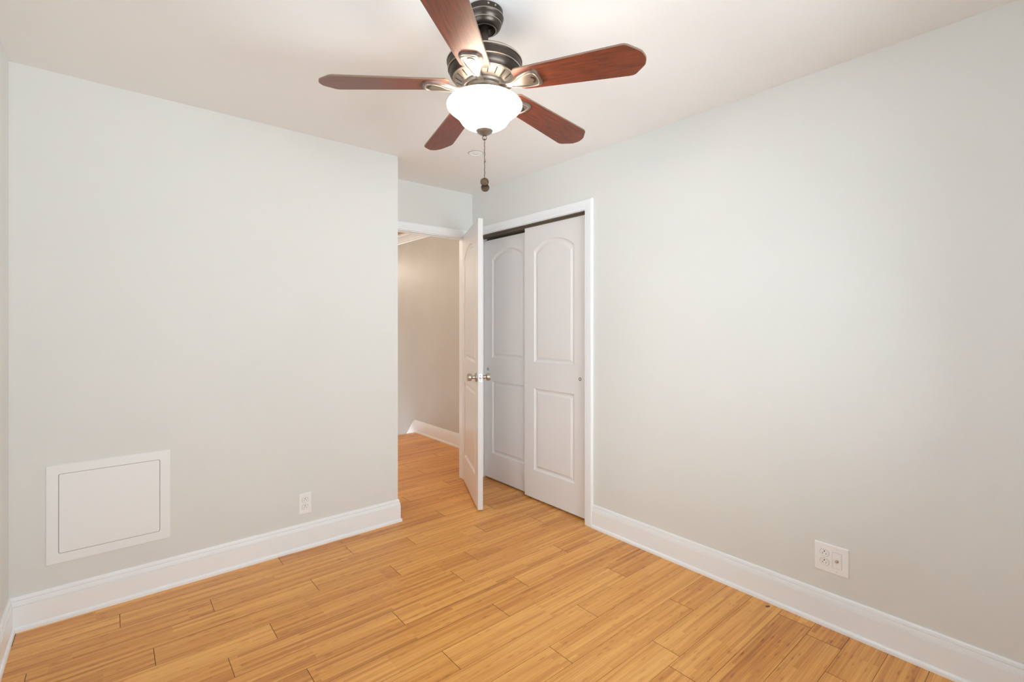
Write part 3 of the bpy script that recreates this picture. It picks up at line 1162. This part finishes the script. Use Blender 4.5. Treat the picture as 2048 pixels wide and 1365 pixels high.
def make_iron():
    bm = bmesh.new()
    # underside of the blade is z = 0 here; the arm hooks down from the motor and out under the blade
    loft(bm, [(0.052, 0.019, -0.0100, 0.007, 0.001), (0.066, 0.017, -0.0105, 0.007, 0.001), (0.080, 0.012, -0.0125, 0.007, 0.002), (0.094, 0.0105, -0.0145, 0.008, 0.003),
              (0.110, 0.0120, -0.0160, 0.010, 0.003), (0.128, 0.0185, -0.0150, 0.0145, 0.003), (0.150, 0.0280, -0.0115, 0.0113, 0.002), (0.172, 0.0350, -0.0090, 0.0090, 0.0015),
              (0.192, 0.0385, -0.0080, 0.0080, 0.001), (0.206, 0.0380, -0.0078, 0.0078, 0.0005), (0.216, 0.0290, -0.0078, 0.0078, 0.0), (0.2195, 0.020, -0.0076, 0.0076, 0.0)])
    return bm


def make_iron_rim():
    """raised teardrop bead on the underside of the iron"""
    pts = [(0.112, 0.006, -0.0200), (0.135, 0.0150, -0.0178), (0.155, 0.0235, -0.0135), (0.176, 0.0295, -0.0105), (0.192, 0.0310, -0.0092), (0.203, 0.0290, -0.0086),
           (0.210, 0.016, -0.0086), (0.212, 0.0, -0.0086)]
    pts = pts + [(x, -y, z) for x, y, z in pts[::-1][1:]]
    bm = bmesh.new()
    rings = []
    n = len(pts)
    for i, p in enumerate(pts):
        a, b = Vector(pts[max(0, i - 1)]), Vector(pts[min(n - 1, i + 1)])
        d = (b - a).normalized()
        s = d.cross(Vector((0, 0, 1))).normalized()
        u = s.cross(d)
        rings.append([bm.verts.new(Vector(p) + s * 0.0017 * math.cos(t * PI / 3) + u * 0.0017 * math.sin(t * PI / 3)) for t in range(6)])
    for a, b in zip(rings, rings[1:]):
        for k in range(6):
            bm.faces.new((a[k], a[(k + 1) % 6], b[(k + 1) % 6], b[k]))
    return bm


def make_chevron():
    bm = bmesh.new()
    o = [(0.190, 0.0150), (0.201, 0.0095), (0.2045, 0.0), (0.201, -0.0095), (0.190, -0.0150)]
    i_ = [(0.190, 0.0095), (0.1955, 0.0060), (0.1975, 0.0), (0.1955, -0.0060), (0.190, -0.0095)]
    zb, zt = -0.0102, -0.0070
    A = [[bm.verts.new((x, y, z)) for x, y in o + i_[::-1]] for z in (zb, zt)]
    for R_ in A:
        for k in range(4):
            bm.faces.new((R_[k], R_[k + 1], R_[8 - k], R_[9 - k]))
    for k in range(10):
        k2 = (k + 1) % 10
        bm.faces.new((A[0][k], A[0][k2], A[1][k2], A[1][k]))
    return bm


BZ = 2.1743
blade0 = obj('blade', make_blade(), ['blade', 'blade_edge'], fan, smooth=True)
iron0 = obj('blade_iron', make_iron(), 'pewter', blade0, smooth=True)
rim0 = obj('iron_bead', make_iron_rim(), 'edge', blade0, smooth='all')
chev0 = obj('iron_chevron', make_chevron(), 'bronze', blade0)
for k, (deg, pitch, droop) in enumerate(((148.15, 9.0, 2.9), (76.7, 13.4, 4.7), (5.6, 7.8, 4.7), (-67.9, 11.8, 5.0), (-140.2, 8.1, 0.9))):
    if k == 0:
        b = blade0
    else:
        b = blade0.copy()
        COL.objects.link(b)
        b.parent = fan
        for c0 in (iron0, rim0, chev0):
            c = c0.copy()
            COL.objects.link(c)
            c.parent = b
    b.location = (0, 0, BZ - H)
    # pitch about the blade's own length, then turn it to its place
    b.rotation_euler = (math.radians(-pitch), math.radians(droop), math.radians(deg))

# ------------------------------------------------------------------ hall lamps, added out of view to light the hall
def dome_lamp(x, y, power, label):
    hl = empty('added_hall_lamp', (x, y, H), label, 'lamp')
    bm = bmesh.new()
    lathe(bm, [(0.0, 0.0), (0.15, 0.0), (0.155, -0.010), (0.150, -0.022), (0.0, -0.022)], 48)
    obj('lamp_base', bm, 'bronze', hl, smooth=True)
    bm = bmesh.new()
    lathe(bm, [(0.142, -0.022), (0.138, -0.045), (0.115, -0.072), (0.075, -0.092), (0.030, -0.101), (0.0, -0.102)], 48)
    obj('lamp_shade', bm, 'added_hall_lamp', hl, smooth='all')
    d = bpy.data.lights.new('added_hall_glow', 'POINT')
    d.energy = power
    d.color = (1.0, 0.91, 0.79)
    d.shadow_soft_size = 0.10
    lo = bpy.data.objects.new('added_hall_glow', d)
    lo.location = (x, y, H - 0.22)
    COL.objects.link(lo)


dome_lamp(1.20, 4.45, 27.0, 'frosted dome lamp added out of view on the hall ceiling beside the doorway')
dome_lamp(1.85, 7.55, 24.0, 'frosted dome lamp added out of view on the ceiling above the stairs')
